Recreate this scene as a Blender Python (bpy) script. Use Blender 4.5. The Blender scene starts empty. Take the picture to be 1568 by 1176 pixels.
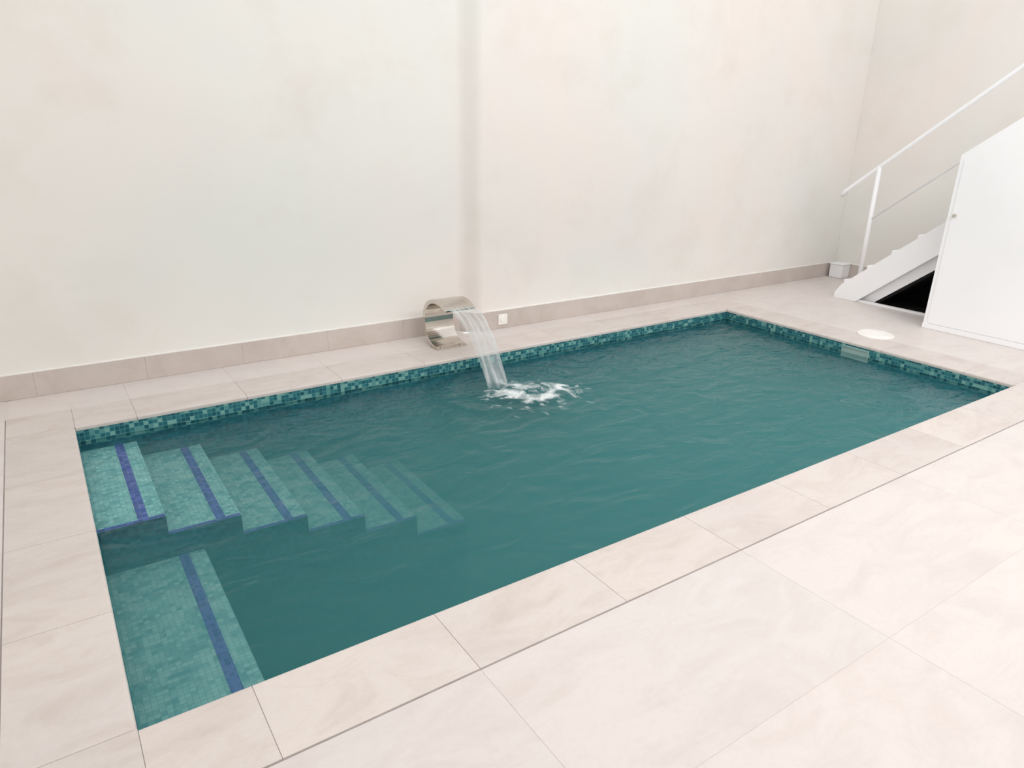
import bpy, bmesh, math, random
from mathutils import Vector, Matrix, noise
random.seed(7)
S=bpy.context.scene
S.view_settings.view_transform='Standard'
S.view_settings.look='None'
L,W=5.416,2.487
WZ=-0.09

# ---------------- helpers ----------------
def link(o,parent=None):
    S.collection.objects.link(o)
    if parent: o.parent=parent
    return o
def mesh_obj(name,bm,mats,parent=None,smooth=False):
    me=bpy.data.meshes.new(name); bm.normal_update(); bm.to_mesh(me); bm.free()
    for m in (mats if isinstance(mats,(list,tuple)) else [mats]): me.materials.append(m)
    if smooth:
        for p in me.polygons: p.use_smooth=True
    return link(bpy.data.objects.new(name,me),parent)
def empty(name,loc=(0,0,0)):
    e=bpy.data.objects.new(name,None); e.empty_display_size=.1; S.collection.objects.link(e); return e
def box(bm,x0,x1,y0,y1,z0,z1,mi=0,bev=0):
    r=bmesh.ops.create_cube(bm,size=1)
    vs=r['verts']
    for v in vs:
        v.co=Vector(((x0+x1)/2+v.co.x*(x1-x0),(y0+y1)/2+v.co.y*(y1-y0),(z0+z1)/2+v.co.z*(z1-z0)))
    fs=list({f for v in vs for f in v.link_faces})
    for f in fs: f.material_index=mi
    if bev:
        es=list({e for v in vs for e in v.link_edges})
        bmesh.ops.bevel(bm,geom=es,offset=bev,segments=2,affect='EDGES',profile=.5)
    return fs
def extrude_profile(bm,pts,axis,a,b,mi=0):
    def mk(u,v,t): return (t,u,v) if axis=='x' else ((u,t,v) if axis=='y' else (u,v,t))
    A=[bm.verts.new(mk(u,v,a)) for u,v in pts]; B=[bm.verts.new(mk(u,v,b)) for u,v in pts]
    n=len(pts); fs=[bm.faces.new(A),bm.faces.new(B[::-1])]
    for i in range(n): fs.append(bm.faces.new((A[i],B[i],B[(i+1)%n],A[(i+1)%n])))
    for f in fs: f.material_index=mi
    bmesh.ops.recalc_face_normals(bm,faces=fs)
    return fs
def tube(bm,path,r,seg=12):
    rings=[]
    for i,p in enumerate(path):
        p=Vector(p)
        d=(Vector(path[min(i+1,len(path)-1)])-Vector(path[max(i-1,0)])).normalized()
        u=d.cross(Vector((1,0,0)));
        if u.length<.1: u=d.cross(Vector((0,1,0)))
        u.normalize(); w=d.cross(u)
        rings.append([bm.verts.new(p+u*math.cos(a)*r+w*math.sin(a)*r) for a in [2*math.pi*k/seg for k in range(seg)]])
    for a,b in zip(rings,rings[1:]):
        for k in range(seg): bm.faces.new((a[k],a[(k+1)%seg],b[(k+1)%seg],b[k]))
    bm.faces.new(rings[0][::-1]); bm.faces.new(rings[-1])

# ---------------- node helper ----------------
class N:
    def __init__(s,name):
        s.m=bpy.data.materials.new(name); s.m.use_nodes=True; s.t=s.m.node_tree; s.t.nodes.clear()
        s.out=s.n('ShaderNodeOutputMaterial')
    def n(s,typ,**k):
        nd=s.t.nodes.new(typ)
        for a,v in k.items(): setattr(nd,a,v)
        return nd
    def l(s,a,b): s.t.links.new(a,b)
    def math(s,op,a,b=None,c=None,clamp=False):
        nd=s.t.nodes.new('ShaderNodeMath'); nd.operation=op; nd.use_clamp=clamp
        for i,v in enumerate((a,b,c)):
            if v is None: continue
            if isinstance(v,(int,float)): nd.inputs[i].default_value=v
            else: s.l(v,nd.inputs[i])
        return nd.outputs[0]
    def vmath(s,op,a,b=None):
        nd=s.t.nodes.new('ShaderNodeVectorMath'); nd.operation=op
        for i,v in enumerate((a,b)):
            if v is None: continue
            if isinstance(v,(tuple,list)): nd.inputs[i].default_value=v
            else: s.l(v,nd.inputs[i])
        return nd.outputs[0]
    def noise(s,vec,scale,detail=3,rough=.5,dist=0):
        nd=s.n('ShaderNodeTexNoise'); nd.inputs['Scale'].default_value=scale; nd.inputs['Detail'].default_value=detail
        nd.inputs['Roughness'].default_value=rough; nd.inputs['Distortion'].default_value=dist
        s.l(vec,nd.inputs['Vector']); return nd.outputs['Fac']
    def ramp(s,fac,stops,interp='LINEAR'):
        nd=s.n('ShaderNodeValToRGB'); cr=nd.color_ramp; cr.interpolation=interp
        while len(cr.elements)<len(stops): cr.elements.new(.5)
        for e,(p,c) in zip(cr.elements,stops):
            e.position=p; e.color=(c[0],c[1],c[2],1) if not isinstance(c,(int,float)) else (c,c,c,1)
        s.l(fac,nd.inputs[0]); return nd.outputs[0]
    def mix(s,fac,a,b,mode='MIX'):
        nd=s.n('ShaderNodeMix',data_type='RGBA',blend_type=mode)
        for i,v in ((0,fac),(6,a),(7,b)):
            if isinstance(v,(int,float)): nd.inputs[i].default_value=v
            elif isinstance(v,(tuple,list)): nd.inputs[i].default_value=(v[0],v[1],v[2],1)
            else: s.l(v,nd.inputs[i])
        return nd.outputs[2]
    def pos(s): return s.n('ShaderNodeNewGeometry').outputs['Position']
    def bump(s,h,strength,dist=.01):
        nd=s.n('ShaderNodeBump'); nd.inputs['Strength'].default_value=strength; nd.inputs['Distance'].default_value=dist
        s.l(h,nd.inputs['Height']); return nd.outputs[0]
    def bsdf(s,col,rough=.5,metal=0,spec=.5,normal=None,out=True):
        b=s.n('ShaderNodeBsdfPrincipled')
        if isinstance(col,(tuple,list)): b.inputs['Base Color'].default_value=(col[0],col[1],col[2],1)
        else: s.l(col,b.inputs['Base Color'])
        if isinstance(rough,(int,float)): b.inputs['Roughness'].default_value=rough
        else: s.l(rough,b.inputs['Roughness'])
        b.inputs['Metallic'].default_value=metal; b.inputs['Specular IOR Level'].default_value=spec
        if normal is not None: s.l(normal,b.inputs['Normal'])
        if out: s.l(b.outputs[0],s.out.inputs[0])
        return b.outputs[0]
def srgb(r,g,b):
    f=lambda c:(c/255/12.92) if c<=10 else (((c/255)+.055)/1.055)**2.4
    return (f(r),f(g),f(b))

def plaster():
    k=N('plaster_wall'); p=k.pos()
    n1=k.noise(p,.55,2,.5,.3); n2=k.noise(k.vmath('ADD',p,(7,3,1)),.9,3,.55,.2); n3=k.noise(p,2.2,4,.6)
    c=k.mix(k.ramp(n1,[(.38,0.),(.62,1.)]),srgb(236,235,230),srgb(239,231,226))
    c=k.mix(k.ramp(n2,[(.4,0.),(.7,.7)]),c,srgb(230,232,228))
    c=k.mix(k.ramp(n3,[(.5,0.),(.8,.45)]),c,srgb(225,217,208))
    k.bsdf(c,.85,spec=.2,normal=k.bump(k.noise(p,7,5,.6),.12,.01)); return k.m
def stone(name,base,base2,vein,attr=False,var=.06,blot=.25):
    k=N(name); p=k.pos()
    if attr:
        a=k.n('ShaderNodeAttribute',attribute_name='tint').outputs['Fac']
        off=k.n('ShaderNodeCombineXYZ'); k.l(k.math('MULTIPLY',a,17.),off.inputs[0]); k.l(k.math('MULTIPLY',a,9.),off.inputs[2])
        p2=k.vmath('ADD',p,off.outputs[0])
    else: p2=p
    mp=k.n('ShaderNodeMapping'); k.l(p2,mp.inputs[0]); mp.inputs['Scale'].default_value=(1,2.2,1)
    n1=k.noise(p2,1.1,4,.55,.5); n2=k.noise(mp.outputs[0],2.6,6,.65,1.0)
    c=k.mix(k.ramp(n1,[(.35,0.),(.65,1.)]),base,base2)
    c=k.mix(k.ramp(n2,[(.45,0.),(.72,blot*2.2)]),c,vein)
    c=k.mix(k.ramp(k.noise(mp.outputs[0],4.5,6,.6,1.6),[(.475,0.),(.5,.12),(.53,0.)]),c,vein)
    c=k.mix(k.ramp(k.noise(p2,40,3,.6),[(.5,0.),(.8,.15)]),c,vein)
    h=k.noise(mp.outputs[0],9,5,.6)
    if attr:
        g=k.math('ADD',k.math('MULTIPLY',a,var),1-var)
        cc=k.n('ShaderNodeCombineXYZ'); [k.l(g,cc.inputs[i]) for i in range(3)]
        c=k.mix(1.,c,cc.outputs[0],'MULTIPLY')
    k.bsdf(c,.45,spec=.3,normal=k.bump(h,.18,.015)); return k.m
def mosaic(name,stops,cell=.022,grout=(110,160,155),patch=None):
    k=N(name); p=k.vmath('ADD',k.pos(),(.0131,.0117,.0109))
    q=k.vmath('SCALE',p); q.node.inputs['Scale'].default_value=1/cell
    fl=k.vmath('FLOOR',q); fr=k.vmath('FRACTION',q)
    wn=k.n('ShaderNodeTexWhiteNoise',noise_dimensions='3D'); k.l(fl,wn.inputs['Vector'])
    c=k.ramp(wn.outputs['Value'],stops,'CONSTANT')
    if patch: c=k.mix(k.ramp(k.noise(k.pos(),14,3,.6),[(.45,0.),(.60,.6)]),c,patch)
    nrm=k.n('ShaderNodeNewGeometry').outputs['Normal']; an=k.vmath('ABSOLUTE',nrm)
    sf=k.n('ShaderNodeSeparateXYZ'); k.l(fr,sf.inputs[0]); sn=k.n('ShaderNodeSeparateXYZ'); k.l(an,sn.inputs[0])
    g=None
    for i in range(3):
        e=k.math('GREATER_THAN',k.math('ABSOLUTE',k.math('SUBTRACT',sf.outputs[i],.5)),.45)
        e=k.math('MULTIPLY',e,k.math('LESS_THAN',sn.outputs[i],.5))
        g=e if g is None else k.math('MAXIMUM',g,e)
    c=k.mix(k.math('MULTIPLY',g,.7),c,srgb(*grout))
    k.bsdf(c,.35,spec=.25); return k.m
M_wall=plaster()
M_coping=stone('coping_stone',srgb(221,212,206),srgb(216,208,204),srgb(197,184,177),attr=True,var=.06,blot=.28)
M_floor=stone('paving_stone',srgb(224,216,212),srgb(220,214,211),srgb(206,195,190),attr=True,var=.02,blot=.22)
M_base=stone('baseboard_stone',srgb(208,198,191),srgb(202,192,186),srgb(186,173,165))
def flat(name,c1,c2,sc,rough,**kw):
    k=N(name); k.bsdf(k.ramp(k.noise(k.pos(),sc,3),[(.3,c1),(.7,c2)]),rough,**kw); return k.m
M_grout=flat('joint_grout',srgb(214,204,200),srgb(222,212,208),9,.9)
M_joint=flat('coping_joint',srgb(150,142,140),srgb(168,160,158),9,.9)
M_caulk=flat('white_caulk',srgb(236,234,230),srgb(245,243,240),9,.7)
M_mos=mosaic('aqua_glass_mosaic',[(0,srgb(116,184,186)),(.25,srgb(130,196,196)),(.5,srgb(102,170,174)),(.68,srgb(150,212,208)),(.86,srgb(118,188,188))],patch=srgb(166,222,216))
M_side_shade=mosaic('shaded_teal_mosaic',[(0,srgb(34,98,116)),(.3,srgb(46,112,128)),(.6,srgb(30,86,106)),(.8,srgb(54,120,134))],grout=(46,106,122))  # dark teal tile for upright faces; their dimmer light painted into the colour
M_poolfloor=mosaic('pool_floor_mosaic',[(0,srgb(70,140,144)),(.3,srgb(82,152,154)),(.6,srgb(62,130,136)),(.8,srgb(92,162,160))])
M_band=mosaic('waterline_mosaic',[(0,srgb(40,104,116)),(.3,srgb(90,146,146)),(.5,srgb(52,118,126)),(.66,srgb(122,170,164)),(.82,srgb(32,90,104))],.025)
M_blue=mosaic('blue_mosaic_strip',[(0,srgb(76,86,170)),(.4,srgb(94,104,188)),(.7,srgb(64,74,156))],.0225,grout=(110,136,178))
M_white=flat('white_paint',srgb(246,247,249),srgb(250,251,253),2,.4,spec=.4)
M_plast=flat('white_plastic',srgb(240,238,232),srgb(246,244,240),6,.35)
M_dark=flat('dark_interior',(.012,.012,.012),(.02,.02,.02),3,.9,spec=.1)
M_steel=flat('brushed_steel',srgb(205,198,190),srgb(222,216,208),6,.16,metal=1.)

# ---------------- room shell ----------------
XL,XR,YF=-1.4,8.0,-7.2; HW=4.0; YL,YR=.68,.55; XA,XB=2.83,3.0
bm=bmesh.new()
def soft(p0,p1,p2,p3,n=5):
    return [tuple((1-t)**3*a+3*t*(1-t)**2*b+3*t*t*(1-t)*c+t**3*d for a,b,c,d in zip(p0,p1,p2,p3)) for t in [i/n for i in range(n+1)]]
curve=soft((XA,YL),(XA+.07,YL),(XB-.07,YR),(XB,YR),12)
extrude_profile(bm,[(XL-.15,YL)]+curve+[(XR+.15,YR),(XR+.15,YR+.35),(XL-.15,YR+.35)],'z',-.02,HW)
mesh_obj('wall_back',bm,M_wall)
bm=bmesh.new(); box(bm,XR,XR+.15,YF,YR-.001,-.02,HW); mesh_obj('wall_right',bm,M_wall)
bm=bmesh.new(); box(bm,XL-.15,XL,YF,YL-.001,-.02,HW); mesh_obj('wall_left',bm,M_wall)
bm=bmesh.new(); box(bm,XL-.15,XR+.15,YF-.15,YF,-.02,HW); mesh_obj('wall_front',bm,M_wall)

CW=.32
def tiles_obj(name,rects,mat,th=.025,bev=.002,z=0.0,parent=None,g=.003,nose=0):
    bm=bmesh.new(); lay=bm.faces.layers.float.new('tint_f')
    for (x0,x1,y0,y1) in rects:
        n0=set(bm.faces); fs=box(bm,x0+g/2,x1-g/2,y0+g/2,y1-g/2,z-th,z,0,0 if nose else bev)
        if nose:
            es=[]
            for e_ in {e for f in fs for e in f.edges}:
                m=(e_.verts[0].co+e_.verts[1].co)/2
                if all(v.co.z>z-.001 for v in e_.verts):
                    inx=-.01<m.x<L+.01; iny=-W-.01<m.y<.01
                    if (abs(m.y)<.003 or abs(m.y+W)<.003) and inx: es.append(e_)
                    elif (abs(m.x)<.003 or abs(m.x-L)<.003) and iny: es.append(e_)
            if es: bmesh.ops.bevel(bm,geom=es,offset=nose,segments=4,affect='EDGES',profile=.5)
        t=random.random()
        for f in bm.faces:
            if f not in n0: f[lay]=t
    me=bpy.data.meshes.new(name); bm.normal_update()
    vals=[f[lay] for f in bm.faces]
    bm.to_mesh(me); bm.free()
    at=me.attributes.new('tint','FLOAT','FACE'); at.data.foreach_set('value',vals)
    me.materials.append(mat)
    return link(bpy.data.objects.new(name,me),parent)
def cut(xa,xb,ya,yb,sx,sy,ox,oy):
    r=[]
    x=ox+math.floor((xa-ox)/sx)*sx
    while x<xb-1e-6:
        y=oy+math.floor((ya-oy)/sy)*sy
        while y<yb-1e-6:
            a,b,c,d=max(x,xa),min(x+sx,xb),max(y,ya),min(y+sy,yb)
            if b-a>.015 and d-c>.015: r.append((a,b,c,d))
            y+=sy
        x+=sx
    return r
J=.004
rects =cut(XL,XR,YF,-W-CW-J,1.24,.62,.93,-W-CW-J)
rects+=cut(XL,-CW-J,-W-CW,YL,.93,.62,-CW,-W-CW)
rects+=cut(L+CW,XR,-W-CW,YR,.62,1.24,L+CW,-W-CW)
rects+=cut(-CW,XA,CW+.002,YL,.62,.5,.31,CW+.002)+cut(XA,L+CW,CW+.002,YR,.62,.5,XA,CW+.002)
floor_root=empty('floor')
tiles_obj('paving_tiles',rects,M_floor,parent=floor_root,g=.0012,bev=.0003)
bm=bmesh.new()
for a in [(XL,XR,YF,-W-.012),(XL,-.012,-W-.012,YL),(L+.012,XR,-W-.012,YR),(-.012,L+.012,.012,YR)]:
    box(bm,*a,-.06,-.0012)
c0=-CW-.012; 
box(bm,c0,L+CW+.01,-W-CW-.010,-W-CW+.004,-.0026,-.0008,1)
box(bm,c0,-CW+.004,-W-CW,CW,-.0026,-.0008,1)
mesh_obj('grout_bed',bm,[M_grout,M_joint],floor_root)

cr=cut(0,L,0,CW,.62,CW,.31,0)+cut(0,L,-W-CW,-W,.62,CW,.31,-W-CW)
cr+=cut(-CW,0,-W,0,CW,.62,-CW,-.02-.62*10)+cut(L,L+CW,-W,0,CW,.62,L,-.3-.62*10)
cr+=[(L,L+CW,0,CW),(L,L+CW,-W-CW,-W),(-CW,0,0,CW),(-CW,0,-W-CW,-W)]
tiles_obj('pool_coping',cr,M_coping,th=.025,bev=.001,z=.003,g=.002,nose=.012)

# ---------------- pool ----------------
ZB=-1.3; t=.14
pool=empty('swimming_pool')
bm=bmesh.new()
top=-.0235; BZ=-.115
def ring(z0,z1,tt,mi):
    box(bm,-tt,L+tt,0,tt,z0,z1,mi); box(bm,-tt,L+tt,-W-tt,-W,z0,z1,mi)
    box(bm,-tt,0,-W,0,z0,z1,mi); box(bm,L,L+tt,-W,0,z0,z1,mi)
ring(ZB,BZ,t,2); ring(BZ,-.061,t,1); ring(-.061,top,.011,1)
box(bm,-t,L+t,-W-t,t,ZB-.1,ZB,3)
mesh_obj('pool_shell',bm,[M_mos,M_band,M_side_shade,M_poolfloor],pool)
zs=[-.15,-.25,-.36,-.46,-.57,-.70]; xs=[.285,.62,.95,1.27,1.59,1.93]; YS=-1.0
pts=[(0,ZB),(0,zs[0])]
for a,(x,z) in enumerate(zip(xs,zs)):
    pts.append((x,z)); pts.append((x,zs[a+1] if a<5 else ZB))
bm=bmesh.new(); extrude_profile(bm,pts,'y',YS,0,0)
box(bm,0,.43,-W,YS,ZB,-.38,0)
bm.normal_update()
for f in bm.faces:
    if f.normal.z<.5: f.material_index=1  # risers and sides take the tile with shade painted in
mesh_obj('pool_steps',bm,[M_mos,M_side_shade],pool)
bm=bmesh.new()
px=0
for x,z in zip(xs,zs):
    box(bm,x-.115,x-.07,YS+.002,0,z-.01,z+.002)
    box(bm,px,x-.002,YS+.002,YS+.024,z-.01,z+.0025)
    px=x
box(bm,.31,.355,-W,YS,-.39,-.378)
mesh_obj('step_edge_strips',bm,M_blue,pool)
bm=bmesh.new()
box(bm,L-.012,L+.005,-1.45,-1.22,-.045,-.035); box(bm,L-.012,L+.005,-1.45,-1.22,-.13,-.12)
box(bm,L-.012,L+.005,-1.45,-1.44,-.12,-.045); box(bm,L-.012,L+.005,-1.23,-1.22,-.12,-.045)
box(bm,L-.006,L+.004,-1.44,-1.23,-.12,-.045)
mesh_obj('skimmer_mouth',bm,flat('skimmer_grey',srgb(150,176,172),srgb(165,188,184),6,.4),pool)

# ---------------- water ----------------
JC=Vector((2.60,-.55))
FC=Vector((2.64,-.68))
def water_z(x,y):
    d=(Vector((x,y))-JC).length; d2=(Vector((x,y))-FC).length
    z=WZ+.0034*noise.noise((x*2.2,y*4,0))+.0017*noise.noise((x*7,y*11,2))
    z+=.006*math.exp(-d*2.0)*math.sin(d*30+3*noise.noise((x*4,y*4,5)))
    z+=.030*math.exp(-(d2/.22)**2)*abs(noise.noise((x*8,y*8,3)))
    z+=.004*math.exp(-(d2/.32)**2)*noise.noise((x*18,y*18,7))
    return z
bm=bmesh.new()
nx,ny=400,184
grid=[]
e=.004
for iy in range(ny+1):
    row=[]
    for ix in range(nx+1):
        x=-e+(L+2*e)*ix/nx; y=-W-e+(W+2*e)*iy/ny
        row.append(bm.verts.new((x,y,water_z(x,y))))
    grid.append(row)
for iy in range(ny):
    for ix in range(nx):
        f=bm.faces.new((grid[iy][ix],grid[iy][ix+1],grid[iy+1][ix+1],grid[iy+1][ix])); f.smooth=True
zb=ZB-.01
bl=[grid[0][0],grid[0][nx],grid[ny][nx],grid[ny][0]]
bot=[bm.verts.new((v.co.x,v.co.y,zb)) for v in bl]
bm.faces.new(bot[::-1])
edges=[[grid[0][i] for i in range(nx+1)],[grid[i][nx] for i in range(ny+1)],[grid[ny][i] for i in range(nx,-1,-1)],[grid[i][0] for i in range(ny,-1,-1)]]
for n_,ed in enumerate(edges): bm.faces.new([bot[n_],bot[(n_+1)%4]]+ed[::-1])
k=N('pool_water'); p=k.pos()
sc=k.n('ShaderNodeMapping'); k.l(p,sc.inputs[0]); sc.inputs['Scale'].default_value=(1,1.8,1)
h=k.math('ADD',k.noise(sc.outputs[0],3.2,3,.5,.8),k.math('MULTIPLY',k.noise(sc.outputs[0],10,2,.5,.6),.17))
nb=k.bump(h,.7,.035)
fr=k.n('ShaderNodeFresnel'); fr.inputs['IOR'].default_value=1.175; k.l(nb,fr.inputs['Normal'])
gl=k.n('ShaderNodeBsdfGlossy'); gl.inputs['Roughness'].default_value=.05; gl.inputs[0].default_value=(.9,.96,1,1); k.l(nb,gl.inputs['Normal'])
tr=k.n('ShaderNodeBsdfTransparent'); tr.inputs[0].default_value=(.97,.995,.995,1)
mx=k.n('ShaderNodeMixShader'); k.l(fr.outputs[0],mx.inputs[0]); k.l(tr.outputs[0],mx.inputs[1]); k.l(gl.outputs[0],mx.inputs[2])
dv=k.vmath('SUBTRACT',p,(FC.x,FC.y,WZ)); sp=k.n('ShaderNodeSeparateXYZ'); k.l(dv,sp.inputs[0])
cb=k.n('ShaderNodeCombineXYZ'); k.l(sp.outputs[0],cb.inputs[0]); k.l(sp.outputs[1],cb.inputs[1])
ln=k.n('ShaderNodeVectorMath',operation='LENGTH'); k.l(cb.outputs[0],ln.inputs[0]); d=ln.outputs['Value']
fn=k.math('ADD',k.math('MULTIPLY',k.noise(cb.outputs[0],7,3,.5,1.1),.8),k.math('MULTIPLY',k.noise(cb.outputs[0],30,3,.6,.5),.2))
th=k.math('ADD',k.math('MULTIPLY',k.math('ABSOLUTE',k.math('SUBTRACT',d,.13)),.9),.37)
fo=k.math('MULTIPLY',k.math('SUBTRACT',fn,th),5.,clamp=True)
df=k.n('ShaderNodeBsdfDiffuse'); df.inputs[0].default_value=(.84,.89,.90,1)
m2=k.n('ShaderNodeMixShader'); k.l(k.math('MULTIPLY',fo,.86),m2.inputs[0]); k.l(mx.outputs[0],m2.inputs[1]); k.l(df.outputs[0],m2.inputs[2])
k.l(m2.outputs[0],k.out.inputs[0])
va=k.n('ShaderNodeVolumeAbsorption'); va.inputs[0].default_value=(.34,.97,.965,1); va.inputs[1].default_value=1.0
vs=k.n('ShaderNodeVolumeScatter'); vs.inputs[0].default_value=(.18,.92,.93,1); vs.inputs[1].default_value=1.12; vs.inputs[2].default_value=-.15
ad=k.n('ShaderNodeAddShader'); k.l(va.outputs[0],ad.inputs[0]); k.l(vs.outputs[0],ad.inputs[1]); k.l(ad.outputs[0],k.out.inputs[1])
mesh_obj('pool_water',bm,k.m,pool)

# ---------------- waterfall spout ----------------
sp_root=empty('waterfall_spout')
cl=[(.27,.012),(.33,.012),(.40,.04),(.455,.10),(.475,.18),(.465,.26),(.42,.325),(.35,.362),(.26,.372),(.17,.355),(.11,.33)]
def smooth_path(c,it=3):
    for _ in range(it):
        n=[c[0]]
        for a,b in zip(c,c[1:]):
            n+= [(.75*a[0]+.25*b[0],.75*a[1]+.25*b[1]),(.25*a[0]+.75*b[0],.25*a[1]+.75*b[1])]
        n.append(c[-1]); c=n
    return c
cl=smooth_path(cl,2)
n_=len(cl); outer=[];inner=[]
for j,(y,z) in enumerate(cl):
    a=cl[max(j-1,0)]; b=cl[min(j+1,n_-1)]
    dy,dz=b[0]-a[0],b[1]-a[1]; ll=math.hypot(dy,dz); ny_,nz_=dz/ll,-dy/ll
    s=j/(n_-1); th_=.006+.012*math.sin(math.pi*s)
    outer.append((y+ny_*th_,z+nz_*th_)); inner.append((y-ny_*th_,z-nz_*th_))
bm=bmesh.new()
extrude_profile(bm,outer+inner[::-1],'x',2.41,2.66)
zmin=min(v.co.z for v in bm.verts)
for v in bm.verts: v.co.z-=zmin-.005
mesh_obj('spout_body',bm,M_steel,sp_root)
bm=bmesh.new(); box(bm,2.40,2.67,.245,.37,0.0042,.009,0,.002); mesh_obj('spout_base_plate',bm,M_steel,sp_root)
bm=bmesh.new()
for fx in (2.45,2.62):
    bmesh.ops.create_cone(bm,cap_ends=True,segments=10,radius1=.008,radius2=.006,depth=.006,matrix=Matrix.Translation((fx,.255,.012)))
mesh_obj('bolts',bm,M_steel,sp_root)
NU,NV=30,56
def sheet(off):
    rows=[]
    for v in range(NV+1):
        s=v/NV; y=.15-.52*s
        z=.348+ .02*s -.488*s*s
        xl=2.425+.050*s; xr=2.660-.045*s
        r=[]
        for u in range(NU+1):
            q=u/NU; x=xl+(xr-xl)*q
            w=.012*s*noise.noise((x*22,s*2,off))+.006*noise.noise((x*60,s*4,4+off))
            thk=off*(.012+.012*s)*math.sin(math.pi*min(max(q,.02),.98))
            r.append(bm.verts.new((x+.006*noise.noise((s*9,q*3,1)),y+w-.05*s*q-thk,z+w)))
        rows.append(r)
    for a,b in zip(rows,rows[1:]):
        for u in range(NU): f=bm.faces.new((a[u],a[u+1],b[u+1],b[u])); f.smooth=True
bm=bmesh.new(); sheet(0); sheet(1)
k=N('falling_water'); p=k.pos(); mp=k.n('ShaderNodeMapping'); k.l(p,mp.inputs[0]); mp.inputs['Scale'].default_value=(40,3,3)
st=k.noise(mp.outputs[0],1.,3,.6,.3)
fac=k.ramp(st,[(.35,.12),(.5,.24),(.68,.54)])
b=k.bsdf((.92,.93,.93),.12,spec=.5,out=False)
tl=k.n('ShaderNodeBsdfTranslucent'); tl.inputs[0].default_value=(.9,.93,.93,1)
ms=k.n('ShaderNodeMixShader'); ms.inputs[0].default_value=.4; k.l(b,ms.inputs[1]); k.l(tl.outputs[0],ms.inputs[2])
tr=k.n('ShaderNodeBsdfTransparent'); tr.inputs[0].default_value=(.97,.98,.98,1)
m3=k.n('ShaderNodeMixShader'); k.l(fac,m3.inputs[0]); k.l(tr.outputs[0],m3.inputs[1]); k.l(ms.outputs[0],m3.inputs[2]); k.l(m3.outputs[0],k.out.inputs[0])
mesh_obj('water_sheet',bm,k.m,sp_root)
M_foam=flat('water_foam',srgb(205,222,222),srgb(236,243,243),30,.35)
bm=bmesh.new()
for j in range(22):
    a=random.uniform(0,2*math.pi); r=abs(random.gauss(.13,.07))
    x=FC.x+r*math.cos(a); y=FC.y+r*math.sin(a)
    c=Vector((x,y,water_z(x,y)+.002+random.random()*.02*math.exp(-(r/.15)**2)))
    s=random.uniform(.002,.004)
    bmesh.ops.create_icosphere(bm,subdivisions=2,radius=s,matrix=Matrix.Translation(c))
mesh_obj('splash_droplets',bm,M_foam,sp_root,smooth=True)

# ---------------- lid, baseboards ----------------
bm=bmesh.new()
def disc(bm,c,prof,seg=48):
    rings=[[bm.verts.new((c[0]+r*math.cos(2*math.pi*i/seg),c[1]+r*math.sin(2*math.pi*i/seg),z)) for i in range(seg)] for r,z in prof]
    for a,b in zip(rings,rings[1:]):
        for i in range(seg): bm.faces.new((a[i],a[(i+1)%seg],b[(i+1)%seg],b[i]))
    bm.faces.new(rings[-1])
disc(bm,(5.80,-1.27),[(.145,.001),(.145,.010),(.138,.015),(.122,.016),(.118,.012),(.112,.012),(.108,.017),(.03,.018),(.028,.016)])
mesh_obj('skimmer_lid',bm,M_plast)

def bboard(name,segs,h=.155):
    root=empty(name)
    bm=bmesh.new(); bm2=bmesh.new()
    for (x0,x1,y0,y1) in segs:
        box(bm,x0,x1,y0,y1,.001,h,0,.0008)
        box(bm2,x0-.001,x1+.001,y0,y1,h,h+.010,0,.002)
    return root,bm,bm2
segs=[]
x=XL
while x<XA-.05:
    segs.append((x+.0003,min(x+.62,XA+.02)-.0003,YL-.014,YL)); x+=.62
x=XB-.02
while x<XR-.05:
    segs.append((x+.0003,min(x+.62,XR)-.0003,YR-.014,YR)); x+=.62
root,bm,bm2=bboard('baseboard_back',segs)
diag=[(XA+.015,YL-.014),(XB-.015,YR-.014),(XB-.01,YR),(XA+.02,YL)]
extrude_profile(bm,diag,'z',.001,.155); extrude_profile(bm2,diag,'z',.155,.165)
mesh_obj('stone_strip',bm,M_base,root); mesh_obj('caulk_line',bm2,M_caulk,root)
root,bm,bm2=bboard('baseboard_right',[(XR-.014,XR,YR-.02-j*.6-.6+.0005,YR-.02-j*.6-.0005) for j in range(12)])
mesh_obj('stone_strip',bm,M_base,root); mesh_obj('caulk_line',bm2,M_caulk,root)
bm=bmesh.new(); box(bm,7.82,7.985,.34,.50,.001,.155,0,.008); box(bm,7.81,7.986,.33,.505,.155,.168,0,.004); mesh_obj('utility_box',bm,M_white)
out=empty('wall_outlet')
bm=bmesh.new(); box(bm,3.14,3.23,YR-.024,YR-.0145,.035,.125,0,.003); mesh_obj('plate',bm,M_plast,out)
bm=bmesh.new(); bmesh.ops.create_cone(bm,cap_ends=True,segments=24,radius1=.028,radius2=.026,depth=.006,matrix=Matrix.Translation((3.185,YR-.027,.08))@Matrix.Rotation(math.pi/2,4,'X')); mesh_obj('jet_ring',bm,M_plast,out)

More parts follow.
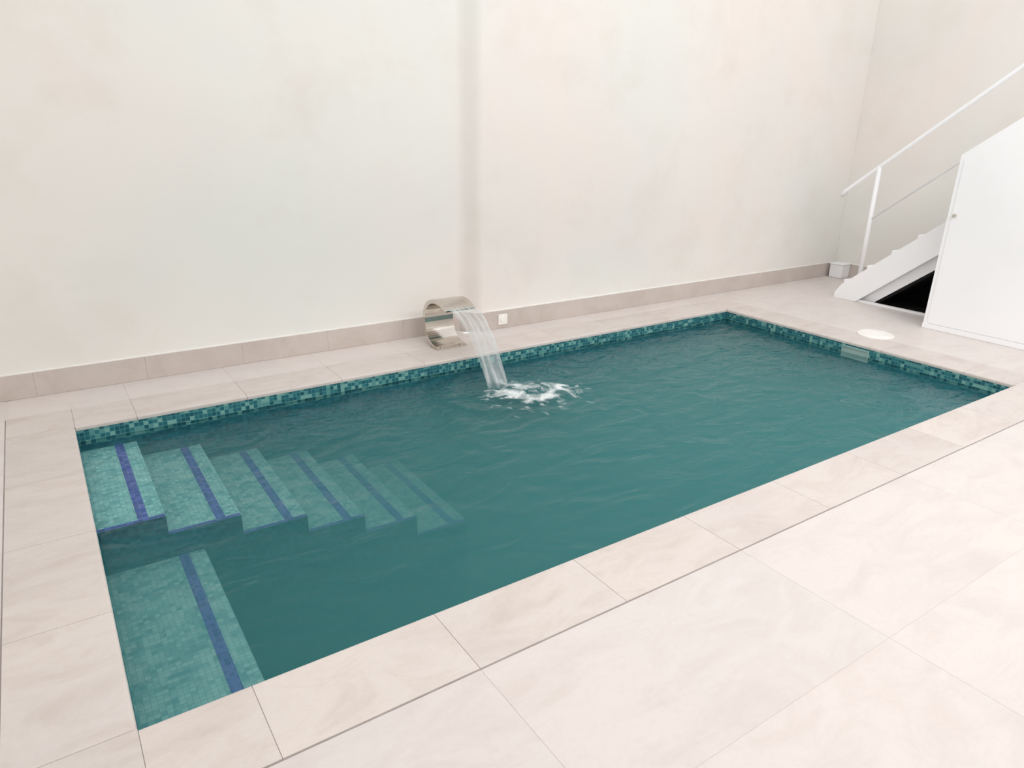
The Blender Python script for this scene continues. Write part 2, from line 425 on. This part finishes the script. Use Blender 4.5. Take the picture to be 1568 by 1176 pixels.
# ---------------- staircase ----------------
stair=empty('staircase')
SX0,SX1=6.87,7.93
run,rise=.215,.178
y0=-.30; ns=16
slope=rise/run
pts_top=[(y0,.001)]
y=y0;z=.001
for s in range(ns):
    z+=rise; pts_top.append((y,z)); y-=run; pts_top.append((y,z))
yend,zend=y,z
th=.16
prof=pts_top+[(yend,zend-th-.14),(y0-.28,.001)]
bm=bmesh.new(); extrude_profile(bm,prof,'x',SX0+.05,SX1)
mesh_obj('steps',bm,M_white,stair)
bm=bmesh.new(); y=y0;z=0
for s in range(ns):
    z+=rise; box(bm,SX0-.018,SX1,y-.14,y+.02,z-.012,z+.024,0,.004); y-=run
mesh_obj('treads',bm,M_white,stair)
ya=y0+.10; yb=yend; zb2=(ya-yb)*slope; low=ya-.24; UP=.105
bm=bmesh.new(); extrude_profile(bm,[(ya,.001),(ya,UP-.05),(ya-.06,UP+.05*slope),(yb,zb2+UP),(yb,zb2-.17),(low,.001)],'x',SX0-.02,SX0+.044)
mesh_obj('stringer',bm,M_white,stair)
bm=bmesh.new()
box(bm,SX0-.012,SX0+.02,-3.2,low,.001,.022)
extrude_profile(bm,[(low+.03,.003),(-3.2,(low+.03+3.2)*slope),(-3.2,(low+.03+3.2)*slope-.03),(low-.006,.003)],'x',SX0-.03,SX0-.0205)
mesh_obj('opening_frame',bm,M_white,stair)
def hyp(y): return max(0,(low-y)*slope)
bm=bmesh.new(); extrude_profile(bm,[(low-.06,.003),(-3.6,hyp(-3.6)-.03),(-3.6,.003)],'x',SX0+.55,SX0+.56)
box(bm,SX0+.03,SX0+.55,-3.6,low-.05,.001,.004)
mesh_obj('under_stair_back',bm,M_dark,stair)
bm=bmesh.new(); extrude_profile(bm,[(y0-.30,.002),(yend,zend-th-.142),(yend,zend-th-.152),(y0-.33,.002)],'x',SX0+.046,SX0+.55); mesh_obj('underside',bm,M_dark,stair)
bm=bmesh.new()
rx=SX0+.01
def rz(y): return 1.06+(-.10-y)*.80
tube(bm,[(rx,-.08,rz(-.08)-.03),(rx,-.11,rz(-.11)),(rx,-1.5,rz(-1.5)),(rx,-3.6,rz(-3.6))],.019)
for py_ in (-.42,-2.2,-3.5):
    zb3=(ya-py_)*slope+.05
    tube(bm,[(rx,py_,zb3),(rx,py_,rz(py_))],.021)
tube(bm,[(rx,-.42,rz(-.42)-.5),(rx,-3.5,rz(-3.5)-.5)],.010)
mesh_obj('handrail',bm,M_white,stair,smooth=True)

# ---------------- access panel ----------------
pan=empty('access_panel')
PX=6.43
def pz(y): return 1.46+(-1.345-y)*.75
bm=bmesh.new(); extrude_profile(bm,[(-1.335,.001),(-1.345,pz(-1.345)),(-2.75,pz(-2.75)),(-2.75,.001)],'x',PX,PX+.40); mesh_obj('panel_body',bm,M_white,pan)
bm=bmesh.new()
extrude_profile(bm,[(-1.37,.05),(-1.38,pz(-1.38)-.06),(-2.72,pz(-2.72)-.06),(-2.72,.05)],'x',PX-.006,PX-.0005)
box(bm,PX-.012,PX-.0005,-2.75,-1.335,.001,.045,0,.002)
mesh_obj('panel_face',bm,M_white,pan)
bm=bmesh.new(); bmesh.ops.create_cone(bm,cap_ends=True,segments=20,radius1=.016,radius2=.012,depth=.02,matrix=Matrix.Translation((PX-.016,-1.40,.98))@Matrix.Rotation(-math.pi/2,4,'Y')); mesh_obj('lock',bm,M_steel,pan)

# ---------------- light ----------------
w=bpy.data.worlds.new('World'); S.world=w; w.use_nodes=True
bg=w.node_tree.nodes['Background']; bg.inputs[0].default_value=(1,.988,.98,1); bg.inputs[1].default_value=1.08
def area(name,loc,target,size,energy,col=(1,1,1)):
    ld=bpy.data.lights.new(name,'AREA'); ld.shape='RECTANGLE'; ld.size=size[0]; ld.size_y=size[1]; ld.energy=energy; ld.color=col
    ob=bpy.data.objects.new(name,ld); S.collection.objects.link(ob); ob.location=loc
    ob.rotation_euler=(Vector(target)-Vector(loc)).to_track_quat('-Z','Y').to_euler()
area('added_fill_light',(3.4,-5.3,3.9),(5.2,-.2,.9),(5,1.2),150,(1,.985,.98))  # fill light added above the camera side to brighten the walls; no real fixture

# ---------------- camera ----------------
cd=bpy.data.cameras.new('camera'); cam=bpy.data.objects.new('camera',cd); S.collection.objects.link(cam)
r=Vector((.83132,-.55558,.015657)); u=Vector((.17741,.29194,.93984)); b=Vector((-.52672,-.77852,.34126))
M=Matrix((r,u,b)).transposed().to_4x4(); M.translation=Vector((.008,-4.321,1.6)); cam.matrix_world=M
cd.sensor_width=36; cd.lens=1074.3/1568*36; cd.clip_start=.05
S.camera=cam
